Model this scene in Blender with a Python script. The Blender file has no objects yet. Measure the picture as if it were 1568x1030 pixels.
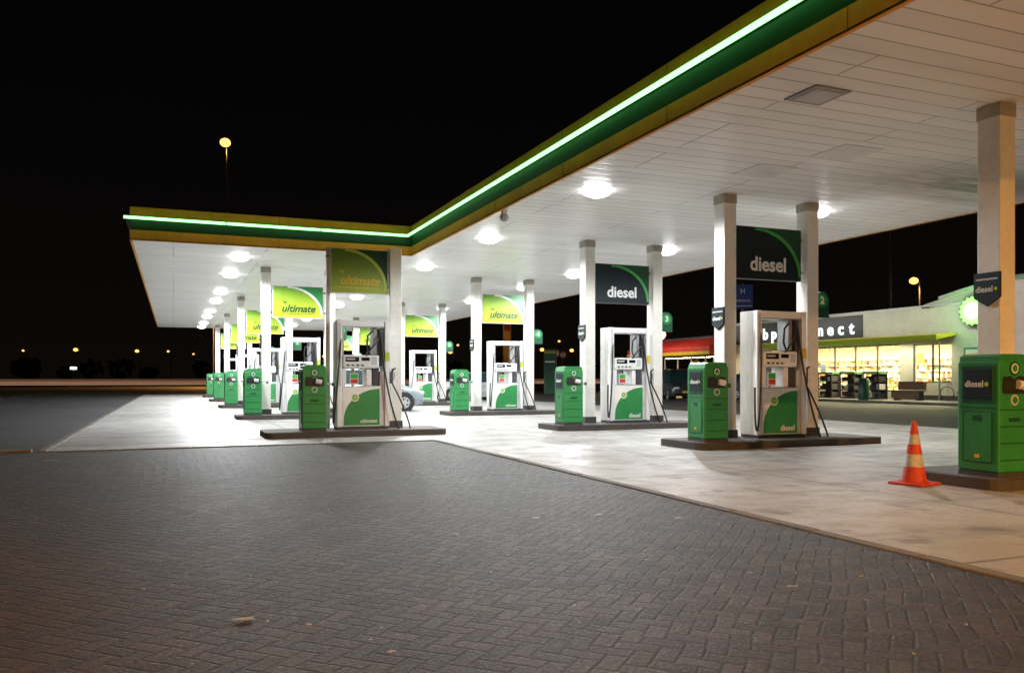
import bpy, bmesh, math, random
from mathutils import Vector, Matrix
random.seed(7)
S=bpy.context.scene
COL=S.collection
R=math.radians

# ------------------------------------------------------------------ materials
class N:
    def __init__(s,m):
        m.use_nodes=True; s.t=m.node_tree; s.t.nodes.clear()
        s.out=s.new('ShaderNodeOutputMaterial')
    def new(s,k,**kw):
        n=s.t.nodes.new(k)
        for a,b in kw.items(): setattr(n,a,b)
        return n
    def set(s,sock,v):
        if isinstance(v,bpy.types.NodeSocket): s.t.links.new(v,sock)
        else: sock.default_value=v
    def math(s,op,a,b=None,c=None,clamp=False):
        n=s.new('ShaderNodeMath',operation=op,use_clamp=clamp)
        s.set(n.inputs[0],a)
        if b is not None: s.set(n.inputs[1],b)
        if c is not None: s.set(n.inputs[2],c)
        return n.outputs[0]
    def mix(s,f,a,b,bt='MIX'):
        n=s.new('ShaderNodeMix',data_type='RGBA',blend_type=bt)
        s.set(n.inputs['Factor'],f)
        s.set(n.inputs[6],a if isinstance(a,bpy.types.NodeSocket) else (*a,1))
        s.set(n.inputs[7],b if isinstance(b,bpy.types.NodeSocket) else (*b,1))
        return n.outputs[2]
    def co(s): return s.new('ShaderNodeTexCoord').outputs['Object']
    def noise(s,v,scale,detail=4,rough=.55):
        n=s.new('ShaderNodeTexNoise'); s.set(n.inputs['Vector'],v)
        n.inputs['Scale'].default_value=scale; n.inputs['Detail'].default_value=detail
        n.inputs['Roughness'].default_value=rough
        return n.outputs['Fac']
    def ramp(s,f,lo,hi,a=0,b=1):
        n=s.new('ShaderNodeMapRange'); s.set(n.inputs[0],f)
        n.inputs[1].default_value=lo;n.inputs[2].default_value=hi
        n.inputs[3].default_value=a;n.inputs[4].default_value=b
        return n.outputs[0]
    def bump(s,h,strength,dist=.01):
        n=s.new('ShaderNodeBump'); s.set(n.inputs['Height'],h)
        n.inputs['Strength'].default_value=strength; n.inputs['Distance'].default_value=dist
        return n.outputs[0]
    def bsdf(s,col,rough=.5,metal=0,normal=None,spec=.5):
        p=s.new('ShaderNodeBsdfPrincipled')
        s.set(p.inputs['Base Color'],col if isinstance(col,bpy.types.NodeSocket) else (*col,1))
        s.set(p.inputs['Roughness'],rough); p.inputs['Metallic'].default_value=metal
        p.inputs['Specular IOR Level'].default_value=spec
        if normal is not None: s.set(p.inputs['Normal'],normal)
        s.t.links.new(p.outputs[0],s.out.inputs[0]); return p

def M(name,col,rough=.5,metal=0,dirt=.25,scale=3,bump=.0,spec=.5,grad=None):
    m=bpy.data.materials.new(name); n=N(m); c=n.co()
    f=n.noise(c,scale,6,.65); f2=n.noise(c,scale*9,3)
    f=n.math('ADD',n.math('MULTIPLY',f,.7),n.math('MULTIPLY',f2,.3))
    k=n.ramp(f,.35,.65,1-dirt,1)
    if grad:
        sp=n.new('ShaderNodeSeparateXYZ'); n.set(sp.inputs[0],c)
        col=n.mix(n.ramp(sp.outputs[2],grad[1],grad[2]),col,grad[0])
    colr=n.mix(1.0,col,n.new('ShaderNodeCombineColor').outputs[0],'MULTIPLY')
    cc=colr.node; comb=cc.inputs[7].links[0].from_node
    for i in range(3): n.set(comb.inputs[i],k)
    r=n.ramp(f,.3,.7,max(.05,rough-.1),min(1,rough+.12))
    nb=n.bump(f2,bump,.01) if bump else None
    n.bsdf(colr,r,metal,nb,spec); return m
def E(name,col,st):
    m=bpy.data.materials.new(name); n=N(m); c=n.co()
    e=n.new('ShaderNodeEmission'); e.inputs[0].default_value=(*col,1)
    n.set(e.inputs[1],n.ramp(n.noise(c,4,2),.3,.7,st*.93,st*1.05))
    n.t.links.new(e.outputs[0],n.out.inputs[0]); return m

WHITE=M('white_paint',(.78,.79,.78),.35,dirt=.18)
COLW=M('column_paint',(.78,.77,.71),.45,dirt=.25,scale=1.6)
GREY=M('grey_metal',(.33,.34,.35),.4,.3)
LGREY=M('light_grey',(.55,.56,.57),.4)
DGREY=M('dark_grey',(.05,.05,.055),.5)
BLACK=M('black_rubber',(.012,.012,.013),.45)
GREEN=M('green_paint',(.025,.25,.065),.38,dirt=.28)
DGREEN=M('dark_green_paint',(.006,.07,.03),.4,dirt=.2)
FASG=M('fascia_green',(.010,.065,.028),.55,dirt=.25,spec=.3)
LIME=M('lime_vinyl',(.42,.56,.03),.4,dirt=.1)
LIMEG=M('lime_gradient_vinyl',(.42,.48,.02),.45,dirt=.1,grad=((.10,.28,.02),.1,.95))
LIMEG_DIM=M('dim_lime_gradient_vinyl',(.30,.40,.02),.45,dirt=.1,grad=((.05,.17,.015),.1,.9))  # darker copy of the lime gradient, front sign's dim light put into its colour
BGREEN=M('bright_green_vinyl',(.04,.36,.05),.4,dirt=.1)
NAVY=M('dark_vinyl',(.006,.016,.020),.55,dirt=.1,spec=.25)
SCREEN=M('screen_glass',(.015,.018,.02),.12,dirt=.1)
YEL=M('yellow_vinyl',(.72,.52,.03),.5)
RED=M('red_vinyl',(.55,.03,.02),.5)
FASY=M('fascia_yellow',(.88,.38,.045),.6,dirt=.28,scale=1.2,spec=.25)
ORANGE=M('cone_orange',(.60,.055,.022),.6,dirt=.4,scale=12)
CWHITE=M('cone_white',(.55,.55,.53),.5,dirt=.5,scale=12)
TYRE=M('tyre',(.015,.015,.015),.8)
ALU=M('alloy',(.5,.5,.52),.3,.8)
BLUE=M('sign_blue',(.01,.06,.35),.4)
WALL=M('render_wall',(.52,.52,.45),.8,dirt=.25,scale=.8)
WALLB=M('brown_cladding',(.16,.11,.07),.7,dirt=.4)
BAND=M('fascia_band',(.035,.042,.045),.5)
ROOF=M('roof_felt',(.04,.04,.045),.8)
POLE=M('pole_steel',(.12,.12,.12),.5,.5)
WOOD=M('timber',(.2,.12,.06),.7,dirt=.4)
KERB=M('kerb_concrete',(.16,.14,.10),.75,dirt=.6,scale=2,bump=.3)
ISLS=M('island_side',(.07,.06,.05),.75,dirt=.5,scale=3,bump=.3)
SHOPW=M('shop_inner_wall',(.85,.74,.50),.7)
TEAL=M('poster_frame',(.03,.25,.18),.5)
LEAF=M('leaves',(.05,.075,.025),.8,dirt=.6)
PAPER=M('dry_leaf',(.34,.29,.20),.8,dirt=.4,scale=20)
LAMPE=E('lamp_emission',(1,.98,1),22)
NEON=E('neon_green',(.26,1,.28),3.4)
SODE=E('sodium_emission',(1,.36,.05),7)
SODF=E('far_lamp_emission',(1,.36,.07),4)
WHTF=E('far_white_emission',(1,.9,.8),4)
LETE=E('letter_emission',(.9,1,1),1.6)
SHOPL=E('shop_ceiling_lamp',(1,.85,.5),10)
LOGG=E('logo_green_emission',(.16,1,.10),5)
LOGW=E('logo_white_emission',(.8,1,.5),5)
TRAIL=E('light_trail_emission',(1,.46,.25),.30)
TRAIL2=E('light_trail_pale',(1,.66,.45),.60)
GOODS=[M('goods_%s'%a,c,.5) for a,c in [('red',(.5,.10,.05)),('yellow',(.8,.55,.15)),('cream',(.85,.75,.5)),('green',(.22,.35,.10)),('blue',(.2,.25,.35)),('brown',(.35,.18,.07)),('white',(.8,.78,.7)),('tan',(.6,.45,.25))]]

def glass():
    m=bpy.data.materials.new('window_glass'); n=N(m)
    t=n.new('ShaderNodeBsdfTransparent'); g=n.new('ShaderNodeBsdfGlossy'); g.inputs['Roughness'].default_value=.03
    f=n.new('ShaderNodeFresnel'); f.inputs[0].default_value=1.25
    x=n.new('ShaderNodeMixShader'); n.set(x.inputs[0],f.outputs[0])
    n.t.links.new(t.outputs[0],x.inputs[1]); n.t.links.new(g.outputs[0],x.inputs[2]); n.t.links.new(x.outputs[0],n.out.inputs[0]); return m
GLASS=glass()
CARG=M('car_glass',(.02,.05,.052),.08,dirt=.1)
def paint(name,c):
    m=M(name,c,.25,.3,dirt=.1); return m

def herring():
    m=bpy.data.materials.new('herringbone_pavers'); n=N(m); c=n.co()
    mp=n.new('ShaderNodeMapping'); n.set(mp.inputs[0],c)
    mp.inputs['Rotation'].default_value=(0,0,R(45)); mp.inputs['Scale'].default_value=(10.5,10.5,10.5)
    wob=n.new('ShaderNodeTexNoise'); n.set(wob.inputs[0],c); wob.inputs['Scale'].default_value=1.3
    va=n.new('ShaderNodeVectorMath',operation='MULTIPLY_ADD'); n.set(va.inputs[0],wob.outputs['Color']); va.inputs[1].default_value=(1.1,1.1,0); n.set(va.inputs[2],mp.outputs[0])
    sp=n.new('ShaderNodeSeparateXYZ'); n.set(sp.inputs[0],va.outputs[0]); x,y=sp.outputs[0],sp.outputs[1]
    i=n.math('FLOOR',x); j=n.math('FLOOR',y); fx=n.math('FRACT',x); fy=n.math('FRACT',y)
    k=n.math('FLOORED_MODULO',n.math('SUBTRACT',i,j),4.0)
    k=n.math('ROUND',k)
    h=n.math('LESS_THAN',k,1.5)
    k3=n.math('SUBTRACT',3.0,k)
    def sel(a,b):
        return n.math('ADD',n.math('MULTIPLY',h,a),n.math('MULTIPLY',n.math('SUBTRACT',1.0,h),b))
    u=sel(n.math('ADD',fx,k),fx); v=sel(fy,n.math('ADD',fy,k3))
    um=n.math('ADD',1.0,h); vm=n.math('SUBTRACT',2.0,h)
    d=n.math('MINIMUM',n.math('MINIMUM',u,n.math('SUBTRACT',um,u)),n.math('MINIMUM',v,n.math('SUBTRACT',vm,v)))
    ii=sel(n.math('SUBTRACT',i,k),i); jj=sel(j,n.math('SUBTRACT',j,k3))
    cx=n.new('ShaderNodeCombineXYZ'); n.set(cx.inputs[0],ii);n.set(cx.inputs[1],jj)
    wn=n.new('ShaderNodeTexWhiteNoise',noise_dimensions='3D'); n.set(wn.inputs[0],cx.outputs[0]); rv=wn.outputs['Value']
    big=n.noise(c,.35,5,.6); fine=n.noise(c,45,5,.7); mid=n.noise(c,2.6,6,.7); grit=n.noise(c,90,2,.6)
    dd=n.math('ADD',d,n.math('MULTIPLY',n.math('SUBTRACT',fine,.5),.14))
    top=n.ramp(dd,.01,.13)
    b=n.mix(rv,(.014,.0095,.0058),(.046,.031,.019))
    b=n.mix(n.ramp(big,.40,.65,0,.6),b,(.018,.0125,.0085))
    b=n.mix(n.ramp(mid,.52,.72,0,.6),b,(.062,.044,.028))
    b=n.mix(n.ramp(mid,.48,.32,0,.6),b,(.009,.0062,.004))
    b=n.mix(n.ramp(fine,.5,.8,0,.65),b,(.085,.060,.038))
    b=n.mix(n.ramp(grit,.66,.76,0,.75),b,(.27,.21,.14))
    jf=n.ramp(big,.4,.62,.95,.6)
    b=n.mix(n.math('MULTIPLY',n.math('SUBTRACT',1.0,top),jf),b,(.004,.003,.002))
    hgt=n.math('ADD',n.math('MULTIPLY',top,.9),n.math('ADD',n.math('MULTIPLY',rv,.35),n.math('MULTIPLY',fine,1.2)))
    tl=n.new('ShaderNodeVectorMath',operation='SUBTRACT'); n.set(tl.inputs[0],wn.outputs['Color']); tl.inputs[1].default_value=(.5,.5,.5)
    ds=n.new('ShaderNodeVectorMath',operation='DOT_PRODUCT'); n.set(ds.inputs[0],tl.outputs[0])
    cu=n.new('ShaderNodeCombineXYZ'); n.set(cu.inputs[0],u); n.set(cu.inputs[1],v); n.set(ds.inputs[1],cu.outputs[0])
    hgt=n.math('ADD',hgt,n.math('MULTIPLY',ds.outputs['Value'],.7))
    n.bsdf(b,n.ramp(fine,.3,.7,.42,.8),0,n.bump(hgt,1.0,.013),.36)
    return m
PAVER=herring()

def concrete():
    m=bpy.data.materials.new('apron_concrete'); n=N(m); c=n.co()
    sp=n.new('ShaderNodeSeparateXYZ'); n.set(sp.inputs[0],c)
    def joint(s,per,off):
        f=n.math('FRACT',n.math('DIVIDE',n.math('ADD',s,off),per))
        dd=n.math('MULTIPLY',n.math('ABSOLUTE',n.math('SUBTRACT',f,.5)),per)
        return n.ramp(dd,per/2-.026,per/2-.010)
    j=n.math('MAXIMUM',joint(sp.outputs[0],4.4,2.0),joint(sp.outputs[1],4.8,1.0))
    big=n.noise(c,.3,6,.62); mid=n.noise(c,1.6,5,.65); fine=n.noise(c,40,4,.7)
    st=n.new('ShaderNodeMapping'); n.set(st.inputs[0],c); st.inputs['Scale'].default_value=(.25,1.6,1)
    streak=n.noise(st.outputs[0],1.2,5,.6)
    b=n.mix(n.ramp(big,.35,.65),(.29,.285,.27),(.43,.42,.40))
    b=n.mix(n.ramp(mid,.48,.66,0,.5),b,(.22,.205,.185))
    b=n.mix(n.ramp(streak,.50,.68,0,.65),b,(.17,.16,.145))
    sp2=n.noise(c,2.3,3,.5)
    b=n.mix(n.ramp(sp2,.58,.70,0,.65),b,(.10,.092,.082))
    b=n.mix(n.ramp(fine,.50,.76,0,.6),b,(.13,.12,.105))
    b=n.mix(n.math('MULTIPLY',j,.75),b,(.07,.065,.06))
    n.bsdf(b,n.ramp(mid,.3,.7,.38,.7),0,n.bump(n.math('SUBTRACT',n.math('MULTIPLY',fine,.5),j),.5,.008),.4)
    return m
CONC=concrete()
def asphalt():
    m=bpy.data.materials.new('asphalt'); n=N(m); c=n.co()
    big=n.noise(c,.2,5); fine=n.noise(c,60,4,.7)
    b=n.mix(n.ramp(big,.3,.7),(.028,.028,.030),(.055,.053,.052))
    b=n.mix(n.ramp(fine,.6,.8,0,.5),b,(.12,.115,.11))
    n.bsdf(b,.7,0,n.bump(fine,.6,.01),.3); return m
ASPH=asphalt()
def soffit():
    m=bpy.data.materials.new('soffit_planks'); n=N(m); c=n.co()
    sp=n.new('ShaderNodeSeparateXYZ'); n.set(sp.inputs[0],c)
    y=n.math('DIVIDE',sp.outputs[1],.30)
    f=n.math('ABSOLUTE',n.math('SUBTRACT',n.math('FRACT',y),.5))
    g=n.ramp(f,.455,.49)
    prof=n.math('SUBTRACT',n.math('MULTIPLY',n.math('MULTIPLY',f,f),-1.2),g)
    row=n.math('FLOOR',y)
    wn=n.new('ShaderNodeTexWhiteNoise',noise_dimensions='1D'); n.set(wn.inputs['W'],row)
    xj=n.math('FRACT',n.math('ADD',n.math('DIVIDE',sp.outputs[0],4.4),n.math('MULTIPLY',n.math('ROUND',n.math('MULTIPLY',wn.outputs[0],2)),.5)))
    jx=n.ramp(n.math('ABSOLUTE',n.math('SUBTRACT',xj,.5)),.4965,.4985)
    mp=n.new('ShaderNodeMapping'); n.set(mp.inputs[0],c); mp.inputs['Scale'].default_value=(.3,1.3,1)
    d1=n.noise(mp.outputs[0],.9,5,.65); d2=n.noise(c,.45,5,.6)
    b=n.mix(wn.outputs[0],(.80,.80,.795),(.89,.89,.885))
    b=n.mix(n.ramp(d1,.55,.78,0,.35),b,(.52,.50,.45))
    sp2=n.new('ShaderNodeVectorMath',operation='SUBTRACT'); n.set(sp2.inputs[0],c); sp2.inputs[1].default_value=(12.6,9.9,4.45)
    sc=n.new('ShaderNodeVectorMath',operation='MULTIPLY'); n.set(sc.inputs[0],sp2.outputs[0]); sc.inputs[1].default_value=(.38,.8,0)
    ln=n.new('ShaderNodeVectorMath',operation='LENGTH'); n.set(ln.inputs[0],sc.outputs[0])
    soot=n.math('MULTIPLY',n.ramp(ln.outputs['Value'],.3,1.3,1,0),n.ramp(d1,.32,.52))
    b=n.mix(n.math('MULTIPLY',soot,.85),b,(.15,.145,.14))
    b=n.mix(n.math('MULTIPLY',n.math('MAXIMUM',g,jx),.7),b,(.14,.14,.135))
    n.bsdf(b,n.ramp(d2,.3,.7,.3,.45),0,n.bump(prof,.6,.02),.4); return m
SOFF=soffit()

# ------------------------------------------------------------------ mesh builder
class MB:
    def __init__(s): s.v=[];s.f=[];s.m=[];s.s=[];s.mats=[]
    def mi(s,m):
        if m not in s.mats: s.mats.append(m)
        return s.mats.index(m)
    def raw(s,vs,fs,mat,smooth=False,T=None):
        o=len(s.v); k=s.mi(mat)
        for p in vs:
            p=Vector(p); s.v.append(tuple(T@p if T else p))
        for f in fs: s.f.append([o+a for a in f]); s.m.append(k); s.s.append(smooth)
    def bm(s,b,mat,smooth=False,T=None):
        b.verts.ensure_lookup_table(); b.verts.index_update()
        s.raw([v.co.copy() for v in b.verts],[[v.index for v in f.verts] for f in b.faces],mat,smooth,T); b.free()
    def box(s,x0,x1,y0,y1,z0,z1,mat,bev=0,T=None,seg=2):
        b=bmesh.new(); bmesh.ops.create_cube(b,size=1)
        for v in b.verts:
            v.co=Vector(((x0+x1)/2+v.co.x*(x1-x0),(y0+y1)/2+v.co.y*(y1-y0),(z0+z1)/2+v.co.z*(z1-z0)))
        if bev: bmesh.ops.bevel(b,geom=list(b.edges),offset=bev,segments=seg,affect='EDGES',profile=.5)
        s.bm(b,mat,False,T)
    def tube(s,pts,r,mat,seg=8,cap=True,T=None):
        pts=[Vector(p) for p in pts]; n=len(pts)
        rs=r if isinstance(r,(list,tuple)) else [r]*n
        vs=[];fs=[]; up=None
        for i,p in enumerate(pts):
            d=(pts[min(i+1,n-1)]-pts[max(i-1,0)]).normalized()
            if up is None:
                up=Vector((0,0,1)) if abs(d.z)<.9 else Vector((1,0,0))
            a=(up-d*up.dot(d)).normalized(); up=a; b=d.cross(a)
            for k in range(seg):
                t=2*math.pi*k/seg; vs.append(p+(a*math.cos(t)+b*math.sin(t))*rs[i])
        for i in range(n-1):
            for k in range(seg):
                fs.append([i*seg+k,i*seg+(k+1)%seg,(i+1)*seg+(k+1)%seg,(i+1)*seg+k])
        s.raw(vs,fs,mat,True,T)
        if cap: s.raw(vs,[list(range(seg))[::-1],[(n-1)*seg+k for k in range(seg)]],mat,False,T)
    def prism(s,poly,axis,a,b,mat,T=None):
        def P(p,h):
            return (p[0],h,p[1]) if axis=='y' else ((h,p[0],p[1]) if axis=='x' else (p[0],p[1],h))
        n=len(poly); vs=[P(p,a) for p in poly]+[P(p,b) for p in poly]
        fs=[list(range(n)),[n+i for i in range(n)][::-1]]+[[i,(i+1)%n,n+(i+1)%n,n+i] for i in range(n)]
        s.raw(vs,fs,mat,False,T)
    def disc(s,c,r,axis,a,b,mat,seg=20,T=None,star=0):
        pl=[]
        for i in range(seg):
            t=2*math.pi*i/seg; rr=r*(1-star*(i%2))
            pl.append((c[0]+rr*math.cos(t),c[1]+rr*math.sin(t)))
        s.prism(pl,axis,a,b,mat,T)
    def text(s,txt,size,T,mat,ext=.002,align='CENTER',shear=0,space=1,bold=.012):
        c=bpy.data.curves.new('t','FONT'); c.body=txt; c.size=size; c.extrude=ext; c.align_x=align; c.align_y='CENTER'
        c.shear=shear; c.space_character=space; c.resolution_u=3; c.offset=size*bold
        o=bpy.data.objects.new('t',c); COL.objects.link(o)
        dg=bpy.context.evaluated_depsgraph_get(); dg.update()
        me=bpy.data.meshes.new_from_object(o.evaluated_get(dg))
        s.raw([v.co.copy() for v in me.vertices],[list(p.vertices) for p in me.polygons],mat,False,T)
        bpy.data.objects.remove(o); bpy.data.meshes.remove(me)
    def sphere(s,c,r,mat,sx=1,sy=1,sz=1,sub=2):
        b=bmesh.new(); bmesh.ops.create_icosphere(b,subdivisions=sub,radius=r)
        for v in b.verts: v.co=Vector((c[0]+v.co.x*sx,c[1]+v.co.y*sy,c[2]+v.co.z*sz))
        s.bm(b,mat,True)
    def mesh(s,name):
        me=bpy.data.meshes.new(name); me.from_pydata(s.v,[],s.f)
        for m in s.mats: me.materials.append(m)
        me.polygons.foreach_set('material_index',s.m); me.polygons.foreach_set('use_smooth',s.s); me.update()
        b=bmesh.new(); b.from_mesh(me); bmesh.ops.recalc_face_normals(b,faces=b.faces); b.to_mesh(me); b.free()
        return me
def put(name,me,loc=(0,0,0),rz=0,parent=None,scale=1):
    o=bpy.data.objects.new(name,me); o.location=loc; o.rotation_euler=(0,0,rz); o.scale=(scale,)*3
    COL.objects.link(o)
    if parent: o.parent=parent
    return o
def empty(name,loc=(0,0,0)):
    o=bpy.data.objects.new(name,None); o.location=loc; COL.objects.link(o); return o
FRONT=lambda x,y,z: Matrix.Translation((x,y,z))@Matrix.Rotation(R(90),4,'X')
LEFTF=lambda x,y,z: Matrix.Translation((x,y,z))@Matrix.Rotation(R(-90),4,'Z')@Matrix.Rotation(R(90),4,'X')

# ------------------------------------------------------------------ ground
def sheet(name,poly,z,mat):
    b=MB(); b.raw([(x,y,z) for x,y in poly],[list(range(len(poly)))],mat); return put(name,b.mesh(name))
sheet('ground',[(-900,-900),(900,-900),(900,900),(-900,900)],0,ASPH)
sheet('paving',[(-45,-40),(4.68,-40),(4.68,15.15),(-45,15.15)],.004,PAVER)
b=MB()
b.raw([(4.68,-40,.008),(17,-40,.008),(17,15.15,.008),(4.68,15.15,.008)],[[0,1,2,3]],CONC)
b.raw([(-1.9,15.15,.008),(17,15.15,.008),(17,64,.008),(-1.9,64,.008)],[[0,1,2,3]],CONC)
put('forecourt_apron',b.mesh('apron'))
b=MB()
def kerbrow(x0,y0,x1,y1,w,h,n=1.0):
    L=math.hypot(x1-x0,y1-y0); k=int(L/n); dx,dy=(x1-x0)/L,(y1-y0)/L
    for i in range(k):
        a=i*L/k+.006; c=(i+1)*L/k-.006; j=random.uniform(-.008,.008)
        T=Matrix.Translation((x0,y0,0))@Matrix.Rotation(math.atan2(dy,dx),4,'Z')
        b.box(a,c,-w/2+j,w/2+j,-.1,h+random.uniform(-.006,.003),KERB,.008,T,1)
kerbrow(4.62,-12,4.62,15.09,.12,.020)
kerbrow(-1.9,15.09,4.6,15.09,.12,.022)
kerbrow(-1.96,15.2,-1.96,64,.12,.022)
kerbrow(-45,15.2,-2.1,15.2,.14,.05)
put('kerb',b.mesh('kerb'))
sheet('road',[(-300,84),(300,84),(300,112),(-300,112)],.006,M('far_asphalt',(.09,.085,.08),.7))
sheet('grass_verge',[(-300,66),(-3,66),(-3,82),(-300,82)],.005,M('grass_verge',(.05,.06,.02),.9,dirt=.5))
b=MB(); 
for k in range(60):
    b.box(-200+k*6,-197+k*6,97.9,98.05,.008,.012,WHITE)
for k in range(12): b.box(-9,-8.88,17+k*5,19+k*5,.004,.008,CWHITE)
put('road_marking',b.mesh('road_marking'))
b=MB()
for (y,z,h,mt) in [(104,.55,.07,TRAIL2),(105,.95,.05,TRAIL),(92,.5,.05,TRAIL2),(93,.62,.12,TRAIL),(104.5,.72,.10,TRAIL)]:
    b.box(-190,60,y,y+.05,z,z+h,mt)
put('light_trail',b.mesh('light_trail'))
b=MB()
for k in range(70):
    b.box(-200+k*4,-199.9+k*4,116,116.1,0,.7,GREY)
b.box(-200,80,115.9,115.98,.5,.8,GREY)
put('guard_rail',b.mesh('guard_rail'))

# ------------------------------------------------------------------ canopy
ZS=4.45
PL=[(5.85,2.9),(14.6,2.9),(14.6,57.5),(-.95,57.5),(-.95,21.35),(5.85,21.35)]
def offs(poly,d):
    out=[];n=len(poly)
    for i in range(n):
        p0,p1,p2=[Vector(poly[(i+k)%n]) for k in(-1,0,1)]
        a=(p1-p0).normalized(); c=(p2-p1).normalized()
        na=Vector((a.y,-a.x)); nc=Vector((c.y,-c.x))
        out.append(tuple(p1+na*d+nc*d))
    return out
can=empty('petrol_station_canopy')
b=MB(); b.prism(PL,'z',ZS,ZS+.02,SOFF); put('soffit',b.mesh('soffit'),parent=can)
b=MB(); b.prism(offs(PL,-.11),'z',5.08,5.14,ROOF); put('roof_deck',b.mesh('roof_deck'),parent=can)
b=MB()
prof=[(-.05,ZS-.012,FASY),(.0,ZS-.012,FASY),(.0,4.68,FASG),(-.05,4.685,FASG),(.02,4.94,FASG),(.10,4.95,FASG),(.10,4.975,FASY),(.0,4.985,FASY),(.0,5.22,FASY),(-.1,5.22,FASY),(-.1,5.1,None)]
for (a,c) in zip(prof[:-1],prof[1:]):
    p=offs(PL,a[0]); q=offs(PL,c[0]); n=len(p)
    for i in range(n):
        j=(i+1)%n
        b.raw([(*p[i],a[1]),(*p[j],a[1]),(*q[j],c[1]),(*q[i],c[1])],[[0,1,2,3]],a[2])
def joints(x0,y0,x1,y1):
    L=math.hypot(x1-x0,y1-y0); k=int(L/3)
    for i in range(1,k):
        x=x0+(x1-x0)*i/k; y=y0+(y1-y0)*i/k
        for (z0,z1) in((ZS-.01,4.675),(5.0,5.21)):
            b.box(x-.004,x+.004,y-.004,y+.004,z0,z1,WALLB)
joints(5.85,2.9,5.85,21.3); joints(5.85,21.35,-.95,21.35); joints(-.95,21.35,-.95,57.5)
put('fascia',b.mesh('fascia'),parent=can)
b=MB()
np_=offs(PL,.125)
for i in (5,4):
    p=Vector((*np_[i],4.945)); q=Vector((*np_[(i+1)%len(np_)],4.945)); L=(q-p).length; k=max(1,round(L/2.6))
    for t in range(k):
        u=p.lerp(q,t/k); w=p.lerp(q,(t+1)/k); d=(w-u).normalized()
        b.tube([u+d*(.012 if t else 0),w-d*(.012 if t<k-1 else 0)],.034,NEON,8)
put('neon_tube',b.mesh('neon_tube'),parent=can)
def column(h,base=.12):
    b=MB(); b.box(-.13,.13,-.15,.15,base,h,COLW,.012); b.box(-.15,.15,-.17,.17,base,base+.16,DGREY,.01)
    b.box(-.132,-.128,-.10,.10,.35,.36,GREY)
    if h>4.2: b.box(-.138,.138,-.158,.158,h-.16,h-.003,M('bracket',(.45,.42,.35),.6,dirt=.4),.006)
    return b.mesh('column')
CM=column(ZS-.003); CS=column(3.98)
RC=[6.75,12.0,17.3,25.1,34.7,44.2,53.7]; LCc=[25.1,34.7,44.2,53.7]
for y in RC:
    for x in (9.12,10.98): put('column',CM,(x,y+.2,0),parent=can)
for y in LCc:
    for x in (2.52,4.4): put('column',CM,(x,y+.2,0),parent=can)
b=MB(); lpos=[]
for x in (1.65,6.8,11.65):
    for y in (12.7,18,23.3,27.3,33,37,42.5,46.5,52,56):
        if x<3 and y<20: continue
        lpos.append((x,y))
        b.disc((x,y),.25,'z',ZS-.012,ZS-.001,WHITE)
for (x,y) in lpos: b.sphere((x,y,ZS-.02),.245,LAMPE,1,1,.42,3)
put('downlight_lens',b.mesh('downlights'),parent=can)
for i,(x,y) in enumerate(lpos):
    l=bpy.data.lights.new('downlight','SPOT'); l.energy=720; l.color=(.94,.97,1.0); l.shadow_soft_size=.15; l.spot_size=R(172); l.spot_blend=.2
    o=bpy.data.objects.new('downlight_lamp',l); o.location=(x,y,ZS-.28); COL.objects.link(o); o.parent=can
b=MB()
for (x,y) in [(6.85,7.45),(11.65,7.45)]:
    b.box(x-.26,x+.26,y-.26,y+.26,ZS-.02,ZS-.001,GREY,.006); b.box(x-.19,x+.19,y-.19,y+.19,ZS-.026,ZS-.021,LGREY)
put('unlit_fixture',b.mesh('unlit_fixture'),parent=can)
b=MB()
for (x,y) in [(9.0,9.2),(12.4,8.0),(8.6,10.5)]:
    b.box(x-.35,x+.35,y-.35,y+.35,ZS-.012,ZS-.001,WHITE,.004)
put('access_panel',b.mesh('access_panel'),parent=can)
b=MB(); b.box(-.05,.05,-.05,.05,0,.12,WHITE,.01); b.sphere((0,0,-.02),.09,LGREY)
put('security_camera',b.mesh('security_camera'),(5.95,14.9,4.33))

# ------------------------------------------------------------------ islands
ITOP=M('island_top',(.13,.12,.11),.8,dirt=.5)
def island(x0,x1):
    b=MB(); 
    r=.18; pl=[]
    for (cx,cy,a0) in [(x1-r,.6-r,0),(x0+r,.6-r,90),(x0+r,-.6+r-.12,180),(x1-r,-.6+r-.12,270)]:
        for k in range(5):
            t=R(a0+k*22.5); pl.append((cx+r*math.cos(t),cy+r*math.sin(t)))
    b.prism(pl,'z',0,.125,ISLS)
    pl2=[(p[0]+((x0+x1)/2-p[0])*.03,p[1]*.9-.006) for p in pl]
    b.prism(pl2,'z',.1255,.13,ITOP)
    return b.mesh('pump_island')
IR=island(7.95,11.95); IL=island(1.65,5.35)
for y in RC: put('pump_island',IR,(0,y,0))
for y in [17.3]+LCc: put('pump_island',IL,(0,y,0))

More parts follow.
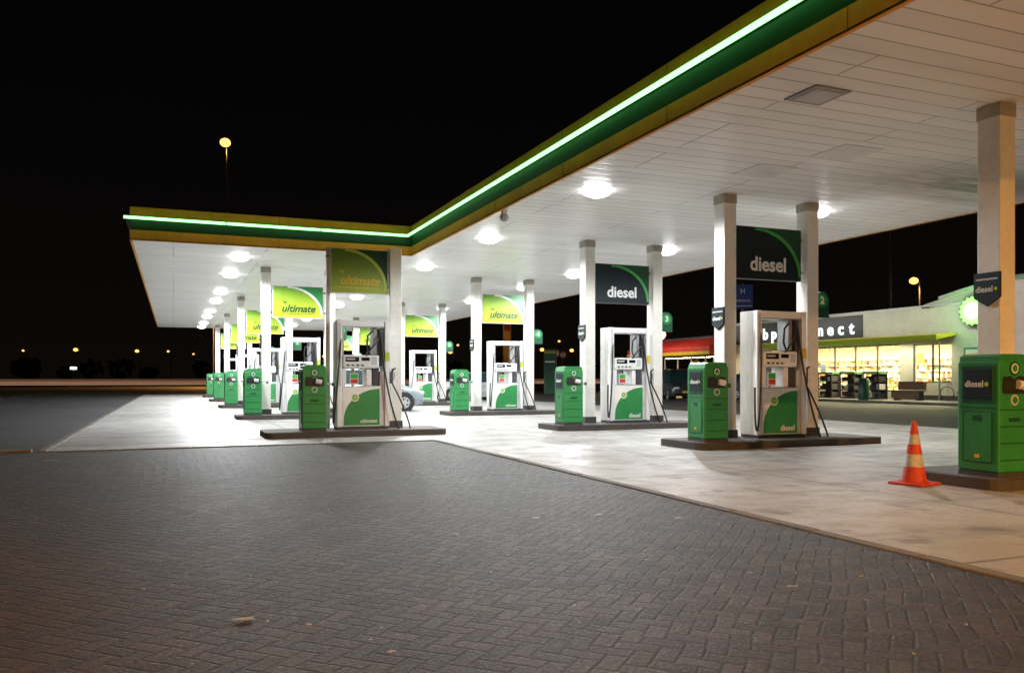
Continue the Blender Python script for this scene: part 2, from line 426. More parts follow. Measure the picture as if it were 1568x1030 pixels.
def pump(kind):
    b=MB(); W=.55
    b.box(-W+.02,W-.02,-.23,.23,0,.06,DGREY)
    b.box(-W,-W+.11,-.24,.24,.05,2.26,WHITE,.015)
    b.box(W-.10,W,-.24,.24,.05,2.26,WHITE,.015)
    b.box(-W+.113,W-.103,-.22,.22,2.13,2.255,WHITE,.012)
    b.box(-W+.113,W-.103,-.225,-.2,2.115,2.128,GREY)
    b.box(-W+.03,-W+.08,-.243,-.239,.9,2.2,LGREY)
    b.box(.22,.30,-.15,.15,1.56,2.128,GREY,.01)
    b.box(.335,.40,-.2,.2,1.3,2.1,DGREY,.01)
    b.box(-W+.115,-W+.15,-.18,.18,1.5,2.1,GREY)
    b.box(-W+.113,W-.20,-.235,.235,.06,.90,WHITE,.012)
    b.box(W-.197,W-.103,-.2,.2,.06,1.2,LGREY,.008)
    b.box(-W+.14,W-.215,-.238,-.2355,.885,.893,DGREY)
    for sy in(-1,1):
        x0,x1=-W+.14,W-.21
        pts=[(x1,.085),(x0,.085)]+[(x0+(x1-x0)*(1-math.cos(k/10*math.pi/2)),.20+.64*math.sin(k/10*math.pi/2)) for k in range(11)]
        ya,yb=(-.239,-.2355) if sy<0 else (.2355,.239)
        b.prism(pts,'y',ya,yb,GREEN)
    yy=-.2395
    b.disc((-.18,.66),.085,'y',yy-.004,yy,WHITE,16); b.disc((-.18,.66),.07,'y',yy-.007,yy-.0045,BGREEN,20,star=.25); b.disc((-.18,.66),.035,'y',yy-.009,yy-.0075,LIME,12)
    if kind=='diesel': b.text('diesel',.14,FRONT(.12,yy-.001,.17),WHITE,bold=.02)
    else: b.text('ultimate',.11,FRONT(.10,yy-.001,.17),WHITE,shear=.3)
    b.box(-W+.113,-.36,-.235,.2,.903,1.26,WHITE,.006)
    b.box(-.27,-.10,-.19,-.165,.93,1.16,WHITE); b.box(-.26,-.11,-.194,-.1905,.95,1.04,RED); b.box(-.26,-.11,-.194,-.1905,1.05,1.15,BGREEN)
    b.box(-.20,-.17,-.16,.1,.903,1.26,GREY)
    b.box(.06,.18,-.2,.2,.903,1.259,WHITE,.02)
    b.box(.20,.32,-.2,.2,.903,1.259,DGREY,.01)
    b.box(-.44,.325,-.27,.25,1.262,1.54,WHITE,.035)
    b.box(-.38,-.10,-.274,-.269,1.40,1.50,SCREEN); b.box(-.36,-.18,-.2765,-.2745,1.44,1.47,LGREY)
    b.box(-.05,.12,-.274,-.269,1.42,1.49,SCREEN); b.box(.16,.27,-.274,-.269,1.34,1.50,LGREY)
    for k in range(4): b.box(-.36+k*.1,-.30+k*.1,-.274,-.269,1.31,1.345,GREEN if k%2 else DGREY)
    b.box(.455,.545,-.252,-.241,1.42,1.6,YEL if kind=='diesel' else LIME)
    for (sx,sy) in ((W+.005,-.12),(W+.005,.12)):
        b.box(sx,sx+.09,sy-.06,sy+.06,.95,1.2,DGREY,.015)
        b.tube([(sx+.05,sy,.98),(sx+.055,sy-.01,1.12),(sx+.09,sy-.02,1.24),(sx+.15,sy-.03,1.27)],[.028,.03,.026,.014],BLACK,8)
        b.tube([(sx+.055,sy,1.0),(sx+.12,sy,1.05),(sx+.13,sy,1.16),(sx+.08,sy,1.2)],.008,BLACK,6)
    def hose(a,m1,m2,c,r=.018):
        pts=[]
        for k in range(21):
            t=k/20; p=Vector(a)*(1-t)**3+Vector(m1)*3*t*(1-t)**2+Vector(m2)*3*t*t*(1-t)+Vector(c)*t**3; pts.append(p)
        b.tube(pts,r,BLACK,7)
    hose((.37,-.2,2.0),(.5,-.55,-.9),(1.55,-.45,-.85),(W+.06,-.12,1.0))
    hose((.37,.2,2.0),(.55,.5,-.8),(1.1,.5,-.7),(W+.06,.12,1.0))
    hose((-.45,-.2,2.0),(-.62,-.5,.5),(-.7,-.35,-.7),(-.60,-.24,.9))
    hose((.36,-.17,2.05),(.30,-.36,1.75),(.10,-.34,1.7),(0.05,-.25,1.52))
    b.tube([(.22,-.16,2.05),(.10,-.18,1.95),(.08,-.18,1.7),(.15,-.18,1.55)],.02,BLACK,7)
    return b.mesh('fuel_pump')
PD=pump('diesel'); PU=pump('u')

def unit(kind):
    b=MB(); T=None
    b.box(-.235,.235,-.24,.24,.0,.05,DGREY)
    b.box(-.24,.24,-.25,.25,.051,1.25,GREEN,.022,seg=3)
    b.prism([(-.225,1.24),(.225,1.24),(.215,1.30),(.15,1.325),(-.15,1.325),(-.215,1.30)],'y',-.235,.235,GREEN)
    x=-.241
    b.box(x-.008,x,-.19,.19,.80,1.20,DGREEN,.003); b.box(x-.012,x-.0085,-.16,.16,.84,1.16,NAVY)
    b.text('diesel' if kind=='d' else 'ultimate',.10 if kind=='d' else .07,LEFTF(x-.013,.03,1.0),WHITE,.001,bold=.02)
    b.disc((-.12,1.0),.025,'x',x-.016,x-.0125,LIME,12)
    b.box(x-.006,x,-.17,.17,.16,.70,GREEN,.003)
    for (a,c,z0,z1) in [(-.175,-.17,.155,.705),(.17,.175,.155,.705),(-.169,.169,.155,.159),(-.169,.169,.701,.705)]: b.box(x-.008,x,a,c,z0,z1,DGREEN)
    b.box(x-.010,x-.0065,-.05,.05,.60,.66,DGREEN)
    b.box(x-.004,x,-.21,.21,.742,.752,DGREEN)
    b.box(x-.009,x-.0065,-.03,.03,.2,.24,YEL)
    y=-.251
    b.disc((0,1.17),.075,'y',y-.006,y,DGREEN,20); b.disc((0,1.17),.055,'y',y-.009,y-.0065,WHITE,14); b.disc((0,1.17),.04,'y',y-.011,y-.0095,GREEN,14)
    b.prism([(-.17,.90),(.17,.90),(.19,.96),(.17,1.08),(.06,1.09),(0,1.05),(-.06,1.09),(-.17,1.08),(-.19,.96)],'y',y-.006,y,BLACK)
    b.tube([(.02,y-.02,1.0),(.14,y-.03,.98)],.05,WHITE,10)
    b.disc((0,.83),.06,'y',y-.008,y,LGREY,14); b.disc((0,.83),.04,'y',y-.011,y-.0085,GREEN,12)
    for z in (.72,.54,.36,.18): b.box(-.21,.21,y-.003,y,z,z+.012,DGREEN)
    b.box(-.08,.08,y-.012,y,.60,.64,DGREEN,.003)
    b.box(.243,.40,-.05,.0,.93,.965,LGREY,.008); b.box(.38,.43,-.06,.01,.90,.97,DGREY,.006)
    return b.mesh('bin_unit')
UD=unit('d'); UU=unit('u')

def sign(kind,w=1.48,h=.95):
    b=MB(); b.box(-w/2,w/2,-.05,.05,0,h,DGREY if kind=='d' else WHITE,.008)
    base={'d':NAVY,'u':LIMEG,'f':LIMEG_DIM}[kind]; cor={'d':FASG,'u':GREEN,'f':FASG}[kind]
    for sy,ya,yb,yc in ((-1,-.053,-.0505,-.0555),(1,.0505,.053,.0555)):
        b.box(-w/2+.015,w/2-.015,ya,yb,.015,h-.015,base)
        arc=[(-.28+ (w/2-.015+.28)*math.sin(k/12*math.pi/2), .1+(h-.115)*math.cos(k/12*math.pi/2)) for k in range(13)]
        cr=(w/2-.015,h-.015)
        y0,y1=(yc,ya-.0005) if sy<0 else (yb+.0005,yc)
        b.prism([cr]+arc,'y',y0,y1,cor)
        arc2=[(p[0]-.05,p[1]-.045) for p in arc if p[1]-.045>.015]
        rim=arc[:len(arc2)]+arc2[::-1]
        b.prism(rim,'y',y0-.0008,y1+.0008,{'d':BGREEN,'u':WHITE,'f':LIME}[kind])
    if kind=='d': b.text('diesel',.36,FRONT(-.02,-.058,.27),WHITE,.002,bold=.025)
    else:
        tm=DGREEN if kind=='u' else YEL
        b.text('ultimate',.30 if w>1.3 else .26,FRONT(.0,-.058,.27),tm,.002,shear=.3,bold=.022); b.text('bp',.10,FRONT(-.38,-.058,.47),tm)
        b.box(-w*.36,w*.34,-.057,-.0545,.12,.135,tm)
    for z in (.15,.75):
        b.box(-w/2-.1,-w/2,-.02,.02,z,z+.04,GREY); b.box(w/2,w/2+.1,-.02,.02,z,z+.04,GREY)
    return b.mesh('fuel_grade_sign')
SD=sign('d'); SU=sign('u'); SUf=sign('f',1.22)

def shield():
    b=MB(); b.prism([(-.17,.40),(.17,.40),(.17,.1),(0,0),(-.17,.1)],'x',-.03,0,NAVY)
    b.box(-.034,-.031,-.14,.14,.31,.33,LGREY); b.text('diesel',.10,LEFTF(-.033,.03,.2),WHITE,.001,bold=.02); b.disc((-.12,.2),.022,'x',-.036,-.0315,LIME,10)
    return b.mesh('pump_label_sign')
SH=shield()
def numsign(i):
    b=MB(); b.box(.0,.12,-.02,.02,-.02,.02,GREY); b.disc((.2,0),.17,'y',-.03,.03,DGREEN,20); b.disc((.2,0),.13,'y',-.034,-.0305,GREEN,20)
    b.box(.03,.37,-.028,.028,-.32,-.0,DGREEN,.01); b.text(str(i),.19,FRONT(.2,-.036,0),WHITE,bold=.03); 
    return b.mesh('pump_number_sign')
for i,y in enumerate(RC):
    d=i<3
    put('fuel_pump',PD if d else PU,(10.06,y+.05,.13))
    put('waste_bin_unit',UD if d else UU,(8.36,y-.34,.13))
    if i: put('fuel_grade_sign',SD if d else SU,(10.05,y+.2,2.98))
    put('pump_label_sign',SH,(8.987,y+.2,2.05))
    put('pump_number_sign',numsign(i+1),(11.11,y+.2,2.65))
for i,y in enumerate(LCc):
    put('fuel_pump',PU,(3.5,y+.05,.13)); put('waste_bin_unit',UU,(2.1,y-.34,.13))
    put('fuel_grade_sign',SU,(3.45,y+.2,2.98)); put('pump_label_sign',SH,(2.387,y+.2,2.05))
    put('pump_number_sign',numsign(i+6),(4.53,y+.2,2.65))
put('fuel_pump',PU,(3.66,17.3,.13)); put('waste_bin_unit',UU,(2.6,16.95,.13))
put('sign_post',CS,(4.42,17.5,0)); put('fuel_grade_sign',SUf,(3.66,17.5,2.98))
b=MB(); b.box(-.04,.04,-.04,.04,.12,3.95,COLW,.008); put('sign_post',b.mesh('slim_post'),(3.02,17.62,0))

# ------------------------------------------------------------------ cone
b=MB()
b.box(-.20,.20,-.20,.20,0,.03,ORANGE,.012); b.disc((0,0),.16,'z',.03,.045,ORANGE,24)
zs=[(.045,.13),(.20,.106),(.34,.083),(.45,.066),(.56,.048),(.70,.026)]
mt=[ORANGE,CWHITE,ORANGE,CWHITE,ORANGE]
for (a,c),m_ in zip(zip(zs[:-1],zs[1:]),mt): b.tube([(0,0,a[0]),(0,0,c[0])],[a[1],c[1]],m_,24,False)
b.tube([(0,0,.70),(0,0,.71)],[.026,.018],ORANGE,16)
put('traffic_cone',b.mesh('traffic_cone'),(7.68,6.85,.008),R(12))

# ------------------------------------------------------------------ cars
def car(pm,L=4.0,tall=1.0):
    b=MB(); k=L/4.0
    st=[(0,.36,.58,.60,.68,.58),(.06,.24,.66,.71,.78,.68),(.45,.2,.78,.86,.85,.72),(.98,.2,.90,.99,.86,.72),(1.75,.2,.93,1.43,.86,.60),(2.3,.2,.95,1.49,.87,.61),(3.1,.2,.97,1.47,.87,.60),(3.6,.2,.99,1.38,.85,.58),(3.92,.24,.96,1.02,.82,.70),(4.0,.36,.78,.80,.76,.66)]
    rings=[]
    for (x,zb,zl,zt,wb,wt) in st:
        x*=k; zt2=zt*tall if zt>1.2 else zt
        rings.append([(x,-wb*.9,zb),(x,-wb,(zb*.6+zl*.4)),(x,-wb*.99,zl-.08),(x,-wb*.96,zl),(x,-wt,zt2-.02),(x,-wt*.8,zt2),(x,wt*.8,zt2),(x,wt,zt2-.02),(x,wb*.96,zl),(x,wb*.99,zl-.08),(x,wb,(zb*.6+zl*.4)),(x,wb*.9,zb)])
    for i in range(len(rings)-1):
        for j in range(11):
            g=False
            if 3<=i<=7 and j in(3,7): g=True
            if i in(3,7) and j in(4,5,6): g=True
            b.raw([rings[i][j],rings[i][j+1],rings[i+1][j+1],rings[i+1][j]],[[0,1,2,3]],CARG if g else pm,not g)
        b.raw([rings[i][0],rings[i][11],rings[i+1][11],rings[i+1][0]],[[0,1,2,3]],BLACK)
    b.raw(rings[0],[list(range(12))],pm); b.raw(rings[-1],[list(range(12))],pm)
    for x in(.75*k,3.25*k):
        for sy in(-1,1):
            a=sy*.70; c=sy*.885
            b.disc((x,.32),.37,'y',sy*.5,sy*.872,BLACK,22); b.disc((x,.31),.31,'y',a,c,TYRE,22); b.disc((x,.31),.20,'y',c,c+sy*.006,ALU,18); 
            for q in range(5):
                t=q*2*math.pi/5; b.disc((x+.12*math.cos(t),.31+.12*math.sin(t)),.035,'y',c+sy*.007,c+sy*.009,BLACK,8)
    for sy in(-1,1):
        b.box(-.015,.10,sy*.55-.13,sy*.55+.13,.60,.70,WHITE,.02); b.box(3.93*k,4.01*k,sy*.66-.08,sy*.66+.08,.72,.95,RED,.015)
        b.box(1.25*k,1.42*k,sy*.98-.07,sy*.98+.07,.93,1.06,pm,.03)
        for x in(2.25*k,3.05*k):
            b.tube([(x,sy*.84,.95),(x+.03,sy*.615,1.46*tall)],.035,BLACK,5)
        for x in(1.35*k,2.25*k,3.1*k): b.box(x-.004,x+.004,sy*.864-.005,sy*.864+.005,.35,.93,BLACK)
        for x in(2.05*k,2.9*k): b.box(x,x+.14,sy*.868-.012,sy*.868+.012,.80,.83,DGREY)
    b.box(-.02,.02,-.26,.26,.38,.49,YEL); b.box(3.99*k,4.02*k,-.26,.26,.55,.66,YEL); b.box(-.012,.05,-.4,.4,.50,.60,BLACK)
    b.box(3.96*k,4.03*k,-.7,.7,.3,.48,BLACK,.02)
    return b.mesh('car')
put('parked_car',car(paint('car_silver',(.26,.31,.34)),4.1),(8.35,29.4,.008),R(180))
put('parked_car',car(paint('car_white',(.5,.52,.52))),(12.4,41.0,.008),R(0))
put('parked_car',car(paint('car_black',(.06,.065,.07)),4.3,1.14),(25.5,37.4,.0),R(68))
put('parked_car',car(paint('car_dark',(.09,.05,.05)),4.2),(29.4,33.2,.0),R(100))

# ------------------------------------------------------------------ street lamps
def lamp(h,arm=1.2,em=SODE,hr=.28):
    b=MB(); b.tube([(0,0,0),(0,0,1.2),(0,0,1.25),(0,0,h-.3),(0,0,h)],[.13,.12,.09,.06,.05],POLE,10)
    b.tube([(0,0,h-.05),(arm*.4,0,h+.12),(arm,0,h+.15)],.035,POLE,8)
    b.box(arm-.1,arm+.6,-.14,.14,h+.08,h+.24,GREY,.04)
    b.sphere((arm+.28,0,h+.07),hr,em,1,.9,.75)
    return b.mesh('street_lamp')
def place_lamp(x,y,h,rz,energy,em=SODE,hr=.28,arm=1.2,fx=None):
    o=put('street_lamp',lamp(h,arm,em,hr),(x,y,0),rz)
    if energy:
        l=bpy.data.lights.new('sodium_lamp','SPOT'); l.energy=energy; l.color=(1,.45,.11); l.spot_size=R(165); l.spot_blend=.6; l.shadow_soft_size=.25
        q=bpy.data.objects.new('sodium_bulb',l); q.parent=o; q.location=(arm+.28,0,h-.15); COL.objects.link(q)
place_lamp(3.9,69,19.6,R(250),2500,hr=.45,arm=.1)
place_lamp(58.5,51.6,9.3,R(180),4000,hr=.38,arm=.4)
place_lamp(-12,-8,9.5,R(40),31000)
place_lamp(9.5,-18.5,9.2,R(90),85000)
for (px,d,h) in [(122,150,6.2),(215,170,6.6),(40,210,8),(60,260,6),(300,240,8),(695,140,5.5),(835,150,6.2),(880,160,6.4),(160,240,3.2),(500,180,5.8),(262,200,7.5),(860,190,9.5),(705,200,9)]:
    u=(px-784)/1264; place_lamp((.379+.925*u)*d,(.925-.379*u)*d,h,R(180),0,em=SODF,hr=.40 if d<180 else .3,arm=.3)
for x in (-150,-95,-45,5): place_lamp(x,118,11,R(-90),16000,em=SODF,hr=.2,arm=1.5)
b=MB(); b.tube([(0,0,0),(0,0,2.9)],.06,POLE); b.box(-.45,.45,-.3,.3,2.5,2.9,WHTF,.1)
u=(113-784)/1264; put('floodlight',b.mesh('floodlight'),((.379+.925*u)*130,(.925-.379*u)*130,0))
b=MB(); b.tube([(0,0,0),(0,0,14.5)],[.12,.05],POLE); put('flag_pole',b.mesh('flag_pole'),(54,50.5,0))

# ------------------------------------------------------------------ misc signs
b=MB(); b.tube([(0,.06,0),(0,.06,5.3)],.05,POLE); b.box(-.42,.42,-.02,.02,4.2,5.25,BLUE,.01)
b.text('H',.3,FRONT(0,-.024,4.95),WHITE); b.text('elderberg',.16,FRONT(0,-.024,4.55),WHITE); b.box(-.38,.38,-.024,-.021,4.3,4.33,WHITE)
put('direction_sign',b.mesh('direction_sign'),(22.9,29.4,0),R(-35))
b=MB(); b.box(-.45,.45,-.12,.12,0,3.3,DGREEN,.03); b.box(-.4,.4,-.125,-.121,2.95,3.15,LIME); b.box(-.35,.35,-.125,-.121,2.3,2.4,WHITE)
put('totem_sign',b.mesh('totem_sign'),(25.3,54.4,0),R(-25))
b=MB(); b.box(-.32,.32,-.15,.15,0,6.6,FASY,.03); b.box(-.25,.25,-.155,-.151,5.0,6.2,ORANGE)
put('totem_sign',b.mesh('pylon'),(25,62,0),R(-20))
b=MB(); b.tube([(0,0,0),(0,0,3.4)],.04,POLE); b.disc((0,3.1),.3,'y',-.02,.02,RED,20); b.disc((0,3.1),.2,'y',-.024,-.021,WHITE,20)
for (x,y) in [(30,62),(27.5,58)]: put('traffic_sign',b.mesh('traffic_sign'),(x,y,0),R(-20))

# ------------------------------------------------------------------ shop
shop=empty('service_station_shop')
X=34.0
b=MB()
def wall(y0,y1,z0,z1,mat=WALL,x=X,t=.3): b.box(x,x+t,y0,y1,z0,z1,mat)
wall(15,28.2,0,4.6); wall(28.2,30.4,0,.95); wall(28.2,30.4,2.85,4.6); wall(30.4,31.2,0,4.6)
wall(31.2,43.2,0,.5); wall(31.2,43.2,2.9,4.6); wall(43.2,44.4,0,4.6)
wall(44.4,54.6,0,.3,WALLB); wall(44.4,54.6,2.75,3.9,WALLB); wall(54.6,57,0,3.9,WALLB)
b.box(X+.3,X+12,14.9,15.2,0,4.6,WALL); b.box(X+.3,X+12,56.7,57,0,3.9,WALLB); b.box(X+12,X+12.3,15,57,0,4.6,WALL)
b.box(X-.12,X+12.4,14.8,44.5,4.603,4.72,LGREY); b.box(X-.12,X+12.4,44.503,57.1,3.903,4.05,ROOF)
b.box(X-.03,X-.002,15,31.2,0,.35,DGREY)
b.box(X-.04,X-.003,33.6,44.39,3.36,4.55,BAND)
put('wall',b.mesh('shop_wall'),parent=shop)
b=MB()
arc=[(29.8,4.73)]+[(29.8-k*1.0,4.73+.85*math.sin(min(1,k/6)*math.pi/2)) for k in range(1,15)]+[(15.8,4.73)]
b.prism(arc,'x',X-.05,X+6,WALL); b.prism([(p[0],p[1]+.01) for p in arc[1:-1]]+[(p[0],p[1]+.12) for p in arc[1:-1]][::-1],'x',X-.15,X+6.1,LGREY)
put('curved_gable',b.mesh('gable'),parent=shop)
b=MB()
b.box(X+.31,X+11.9,15.3,56.6,.0,.02,LGREY); b.box(X+.31,X+11.9,15.3,56.6,3.2,3.25,WHITE); b.box(X+7,X+7.1,15.3,56.6,.03,3.19,SHOPW)
put('interior',b.mesh('interior'),parent=shop)
b=MB()
for y in range(29,55,2):
    for x in (1.2,3.2,5.2): b.box(X+x,X+x+.3,y-.7,y+.7,3.10,3.17,SHOPL)
put('ceiling_lamp',b.mesh('ceiling_lamp'),parent=shop)
b=MB()
for (sx,ys,h) in [(1.6,(31.5,43.0),1.2),(3.4,(28.5,53),1.55),(6.3,(28.5,54),2.3),(1.2,(46,53),1.2),(.8,(28.4,30.2),1.5)]:
    y=ys[0]
    nz=int(h/.38)
    for z in range(nz+1): b.box(X+sx,X+sx+.45,ys[0],ys[1],.05+z*.38,.075+z*.38,LGREY)
    while y<ys[1]-.2:
        w=random.uniform(.08,.24)
        for z in range(nz):
            if random.random()<.8: b.box(X+sx+.03,X+sx+.4,y,y+w*.85,.08+z*.38,.08+z*.38+random.uniform(.12,.32),random.choice(GOODS))
        y+=w
put('shelving',b.mesh('shelving'),parent=shop)
b=MB()
def frame(y0,y1,z0,z1,n,mt=DGREY):
    b.box(X+.05,X+.13,y0,y1,z0,z0+.06,mt); b.box(X+.05,X+.13,y0,y1,z1-.06,z1,mt)
    for k in range(n+1):
        y=y0+(y1-y0)*k/n; b.box(X+.045,X+.135,y-.035,y+.035,z0,z1,mt)
    b.raw([(X+.09,y0,z0),(X+.09,y1,z0),(X+.09,y1,z1),(X+.09,y0,z1)],[[0,1,2,3]],GLASS)
    for k in range(n):
        if random.random()<.45:
            y=y0+(y1-y0)*(k+random.uniform(.25,.5))/n; b.box(X+.03,X+.04,y,y+.4,z0+.95,z0+1.45,random.choice(GOODS))
frame(31.2,43.2,.5,2.9,8); frame(28.2,30.4,.95,2.85,2); frame(44.4,54.6,.3,2.75,6)
for y in (27.0,25.3,22.5,20.0):
    b.box(X-.06,X-.004,y-.5,y+.5,1.1,2.6,TEAL,.02); b.box(X-.066,X-.0605,y-.4,y+.4,1.2,2.5,WHITE); b.box(X-.07,X-.0665,y-.35,y+.35,1.7,2.3,random.choice(GOODS))
put('window',b.mesh('window'),parent=shop)
b=MB()
b.raw([(X-1.3,27.9,2.98),(X-1.3,44.2,2.98),(X-.045,44.2,3.20),(X-.045,27.9,3.20),(X-1.3,27.9,3.14),(X-1.3,44.2,3.14),(X-.045,44.2,3.33),(X-.045,27.9,3.33)],[[0,1,2,3],[4,5,6,7],[0,1,5,4],[0,3,7,4],[1,2,6,5],[3,2,6,7]],YEL)
b.box(X-1.34,X-1.303,27.9,44.2,2.94,3.2,LIME)
for y in (28.1,44.0): b.tube([(X-.9,y,.1),(X-.9,y,3.0)],.04,GREY)
b.raw([(X-1.9,44.6,2.75),(X-1.9,55,2.75),(X-.01,55,3.0),(X-.01,44.6,3.0),(X-1.9,44.6,3.25),(X-1.9,55,3.25),(X-.01,55,3.95),(X-.01,44.6,3.95)],[[0,1,2,3],[4,5,6,7],[0,1,5,4],[0,3,7,4],[1,2,6,5],[3,2,6,7]],RED)
b.box(X-1.95,X-1.903,44.6,55,2.72,2.95,YEL)
put('awning',b.mesh('awning'),parent=shop)
b=MB()
for i,ch in enumerate('bp connect'):
    if ch!=' ': b.text(ch,.95,LEFTF(X-.075,41.35-i*.78,3.85),LETE,.03,bold=.02)
put('lettering',b.mesh('lettering'),parent=shop)
b=MB()
b.disc((26.9,4.25),.68,'x',X-.25,X-.06,DGREEN,24); b.disc((26.9,4.25),.66,'x',X-.28,X-.255,LOGG,32,star=.12); b.disc((26.9,4.25),.40,'x',X-.30,X-.285,LOGW,24,star=.12)
put('illuminated_logo',b.mesh('logo'),parent=shop)
b=MB(); b.tube([(0,0,0),(0,0,4.0)],.06,POLE); b.disc((0,4.25),.45,'y',-.1,.1,RED,24); b.disc((0,4.25),.38,'y',-.13,-.101,LOGW,24)
put('illuminated_sign',b.mesh('round_sign'),(31.8,50,0),R(-30))
def area(name,loc,sx,sy,e,col,rot=(0,0,0),parent=None):
    l=bpy.data.lights.new(name,'AREA'); l.shape='RECTANGLE'; l.size=sx; l.size_y=sy; l.energy=e; l.color=col
    o=bpy.data.objects.new(name,l); o.location=loc; o.rotation_euler=rot; COL.objects.link(o); o.parent=parent; return o
area('awning_light',(X-.7,36,2.88),.3,15,550,(1,.90,.6),parent=shop)
area('awning_light',(X-1,50,2.66),.3,9,700,(1,.75,.42),parent=shop)
area('interior_light',(X+3,36,3.05),4,14,4600,(1,.84,.50),parent=shop)
area('interior_light',(X+3,50,3.05),4,9,3200,(1,.78,.42),parent=shop)
b=MB()
for y in (22,29.2,36,42.5): b.box(X-.5,X-.045,y-.05,y+.05,4.56,4.6,GREY); b.box(X-.62,X-.42,y-.15,y+.15,4.52,4.6,DGREY)
put('wall_lamp',b.mesh('wall_lamp'),parent=shop)
area('wall_wash',(X-1.6,27,4.4),.2,26,240,(1,.98,.86),(0,R(-55),0),parent=shop)
area('wall_wash',(X-3.6,50,4.5),.2,9,220,(1,.9,.7),(0,R(-75),0),parent=shop)  # added light to brighten the red awning, no fixture modelled for it
l=bpy.data.lights.new('logo_glow','POINT'); l.energy=110; l.color=(.3,1,.3); l.shadow_soft_size=.3
o=bpy.data.objects.new('logo_glow',l); o.location=(X-.7,26.9,4.25); COL.objects.link(o); o.parent=shop
b=MB(); b.box(30.6,34.0,14,58,0,.12,KERB,.01); put('pavement',b.mesh('pavement'))
def rack():
    b=MB(); b.box(-.3,.3,-.5,.5,0,.08,DGREY); 
    for (x,y) in((-.28,-.48),(.28,-.48),(-.28,.48),(.28,.48)): b.box(x-.02,x+.02,y-.02,y+.02,.08,1.3,DGREY)
    for z in(.45,.85,1.25): b.box(-.3,.3,-.5,.5,z,z+.03,DGREY)
    b.box(-.33,.33,-.53,.53,1.29,1.4,BGREEN,.02)
    for z in(.1,.49,.9):
        for k in range(6): b.box(-.25,.22,-.45+k*.15,-.33+k*.15,z,z+random.uniform(.15,.3),random.choice(GOODS+[DGREY]*12+[BLACK]*12))
    b.box(.2,.28,-.48,.48,.08,1.25,BLACK)
    return b.mesh('display_rack')
for y in (31.8,33.4,35.0,36.6,38.5): put('display_rack',rack(),(33.0,y,.12))
b=MB(); b.box(-.25,.25,-.8,.8,.42,.48,WOOD,.01); b.box(-.25,-.2,-.8,.8,.1,.42,WOOD); b.box(.2,.26,-.8,.8,.5,.9,WOOD,.01); b.box(-.2,.2,-.7,-.6,0,.42,DGREY); b.box(-.2,.2,.6,.7,0,.42,DGREY)
put('bench',b.mesh('bench'),(32.6,29.4,.12)); 
b=MB()
for s in(-1,1):
    pts=[(0,s*.5+.33*math.cos(t*math.pi/12),.34+.33*math.sin(t*math.pi/12)) for t in range(25)]; b.tube(pts,.02,BLACK,6)
b.tube([(0,-.5,.34),(0,-.15,.85),(0,.35,.85),(0,0,.34),(0,-.15,.85)],.018,RED,6); b.tube([(0,.5,.34),(0,.38,.98),(0,.45,1.02)],.016,GREY,6)
b.box(-.06,.06,-.3,-.08,.9,.95,BLACK,.01); b.box(-.01,.01,-.2,-.18,.8,.92,GREY)
put('bicycle',b.mesh('bicycle'),(33.3,27.3,.12),R(8))
b=MB(); b.tube([(0,0,0),(0,0,.05),(0,0,.95),(0,0,1.05)],[.24,.25,.27,.2],DGREEN,14); b.box(-.14,.14,-.29,-.26,.7,.85,BLACK)
for p in((31.2,24),(31.2,30.8),(31.2,44)): put('litter_bin',b.mesh('litter_bin'),(*p,.12),R(-90))

# ------------------------------------------------------------------ trees & litter
b=MB()
for k in range(46):
    px=random.uniform(-250,1300); d=random.uniform(150,200); u=(px-784)/1264
    cx,cy=(.379+.925*u)*d,(.925-.379*u)*d; h=random.uniform(3,6)
    b.tube([(cx,cy,0),(cx+.2,cy,h*.5)],[.25,.12],WOOD,6)
    for q in range(110):
        a=random.gauss(0,1);c=random.gauss(0,1);e=random.gauss(0,1); n=math.sqrt(a*a+c*c+e*e)+.01; r=random.uniform(.5,1)
        p=Vector((cx+a/n*r*h*.55,cy+c/n*r*h*.4,h*.6+e/n*r*h*.42)); s=random.uniform(.3,.8)
        v1=Vector((random.gauss(0,1),random.gauss(0,1),random.gauss(0,1))).normalized()*s; v2=v1.orthogonal().normalized()*s*.7
        b.raw([p-v1,p+v2,p+v1,p-v2],[[0,1,2,3]],LEAF)
put('distant_trees',b.mesh('distant_trees'))
b=MB()
def gp(px,py):
    u=(px-784)/1264; d=1.2*1264/(py-578); return (.379+.925*u)*d,(.925-.379*u)*d
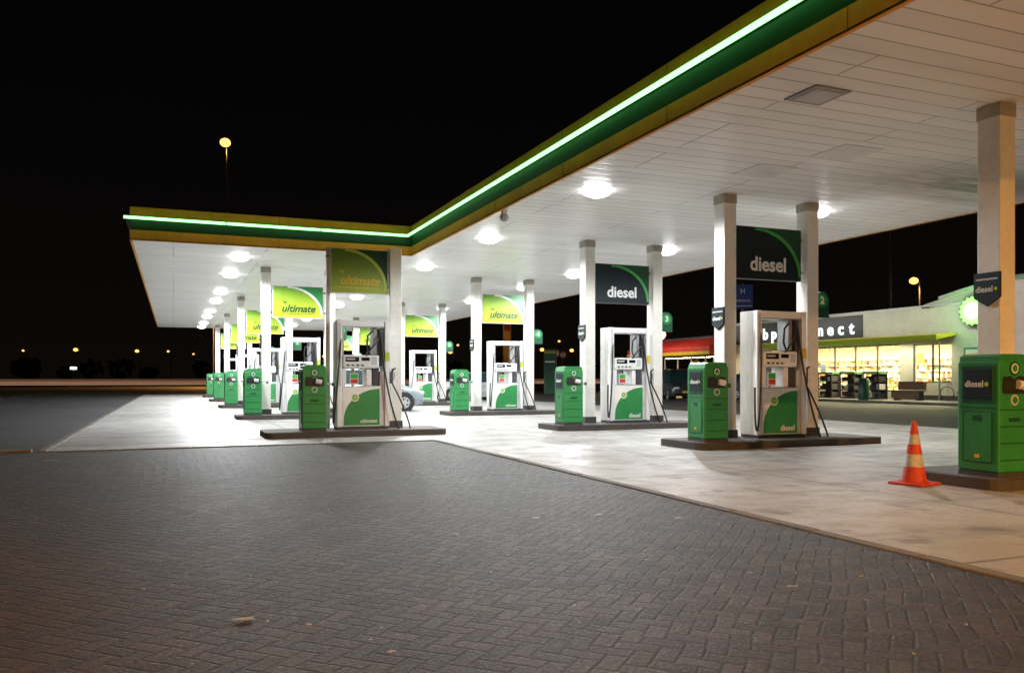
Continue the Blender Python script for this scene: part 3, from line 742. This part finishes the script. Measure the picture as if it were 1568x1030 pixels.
for (px,py,s) in [(375,951,.07),(600,1002,.025),(1213,901,.04),(473,960,.02),(1150,880,.025),(700,820,.03),(820,795,.05),(915,790,.05),(1040,795,.05),(520,705,.03),(75,706,.12),(300,810,.02),(1320,885,.02),(640,900,.012),(880,930,.012),(220,905,.015),(990,860,.015),(1480,960,.012)]:
    x,y=gp(px,py); n=9; a0=random.random()*6
    vs=[(x,y,.020)]+[(x+s*(1+.5*math.sin(3*t))*math.cos(t+a0)*random.uniform(.6,1),y+s*.6*math.sin(t+a0)*random.uniform(.7,1),.012+random.uniform(0,.008)) for t in [i*2*math.pi/n for i in range(n)]]
    b.raw(vs,[[0,i+1,(i+1)%n+1] for i in range(n)],PAPER)
for k in range(800):
    x=random.uniform(-8,7);y=random.uniform(2.5,15)
    s=random.uniform(.004,.012); z=.012
    a=random.random()*6
    b.raw([(x+s*math.cos(a+q*2.1),y+s*math.sin(a+q*2.1),z+random.uniform(0,.008)) for q in range(3)],[[0,1,2]],PAPER)
put('fallen_leaves',b.mesh('fallen_leaves'))

# ------------------------------------------------------------------ world & camera
w=bpy.data.worlds.new('World'); S.world=w; w.use_nodes=True; t=w.node_tree
bg=t.nodes['Background']; tc=t.nodes.new('ShaderNodeTexCoord'); sp=t.nodes.new('ShaderNodeSeparateXYZ'); rp=t.nodes.new('ShaderNodeValToRGB')
t.links.new(tc.outputs['Generated'],sp.inputs[0]); t.links.new(sp.outputs[2],rp.inputs[0]); t.links.new(rp.outputs[0],bg.inputs[0])
rp.color_ramp.elements[0].position=0; rp.color_ramp.elements[0].color=(.0035,.0026,.0018,1)
rp.color_ramp.elements[1].position=.35; rp.color_ramp.elements[1].color=(.0010,.0010,.0013,1)
bg.inputs[1].default_value=1
cam=bpy.data.cameras.new('camera'); co=bpy.data.objects.new('camera',cam); COL.objects.link(co)
co.location=(0,0,1.2); co.rotation_euler=(R(90),0,R(-22.3)); cam.sensor_width=36; cam.lens=29.02; cam.shift_y=.0402; cam.clip_end=2000
S.camera=co
S.view_settings.view_transform='Standard'; S.view_settings.look='None'; S.view_settings.exposure=0
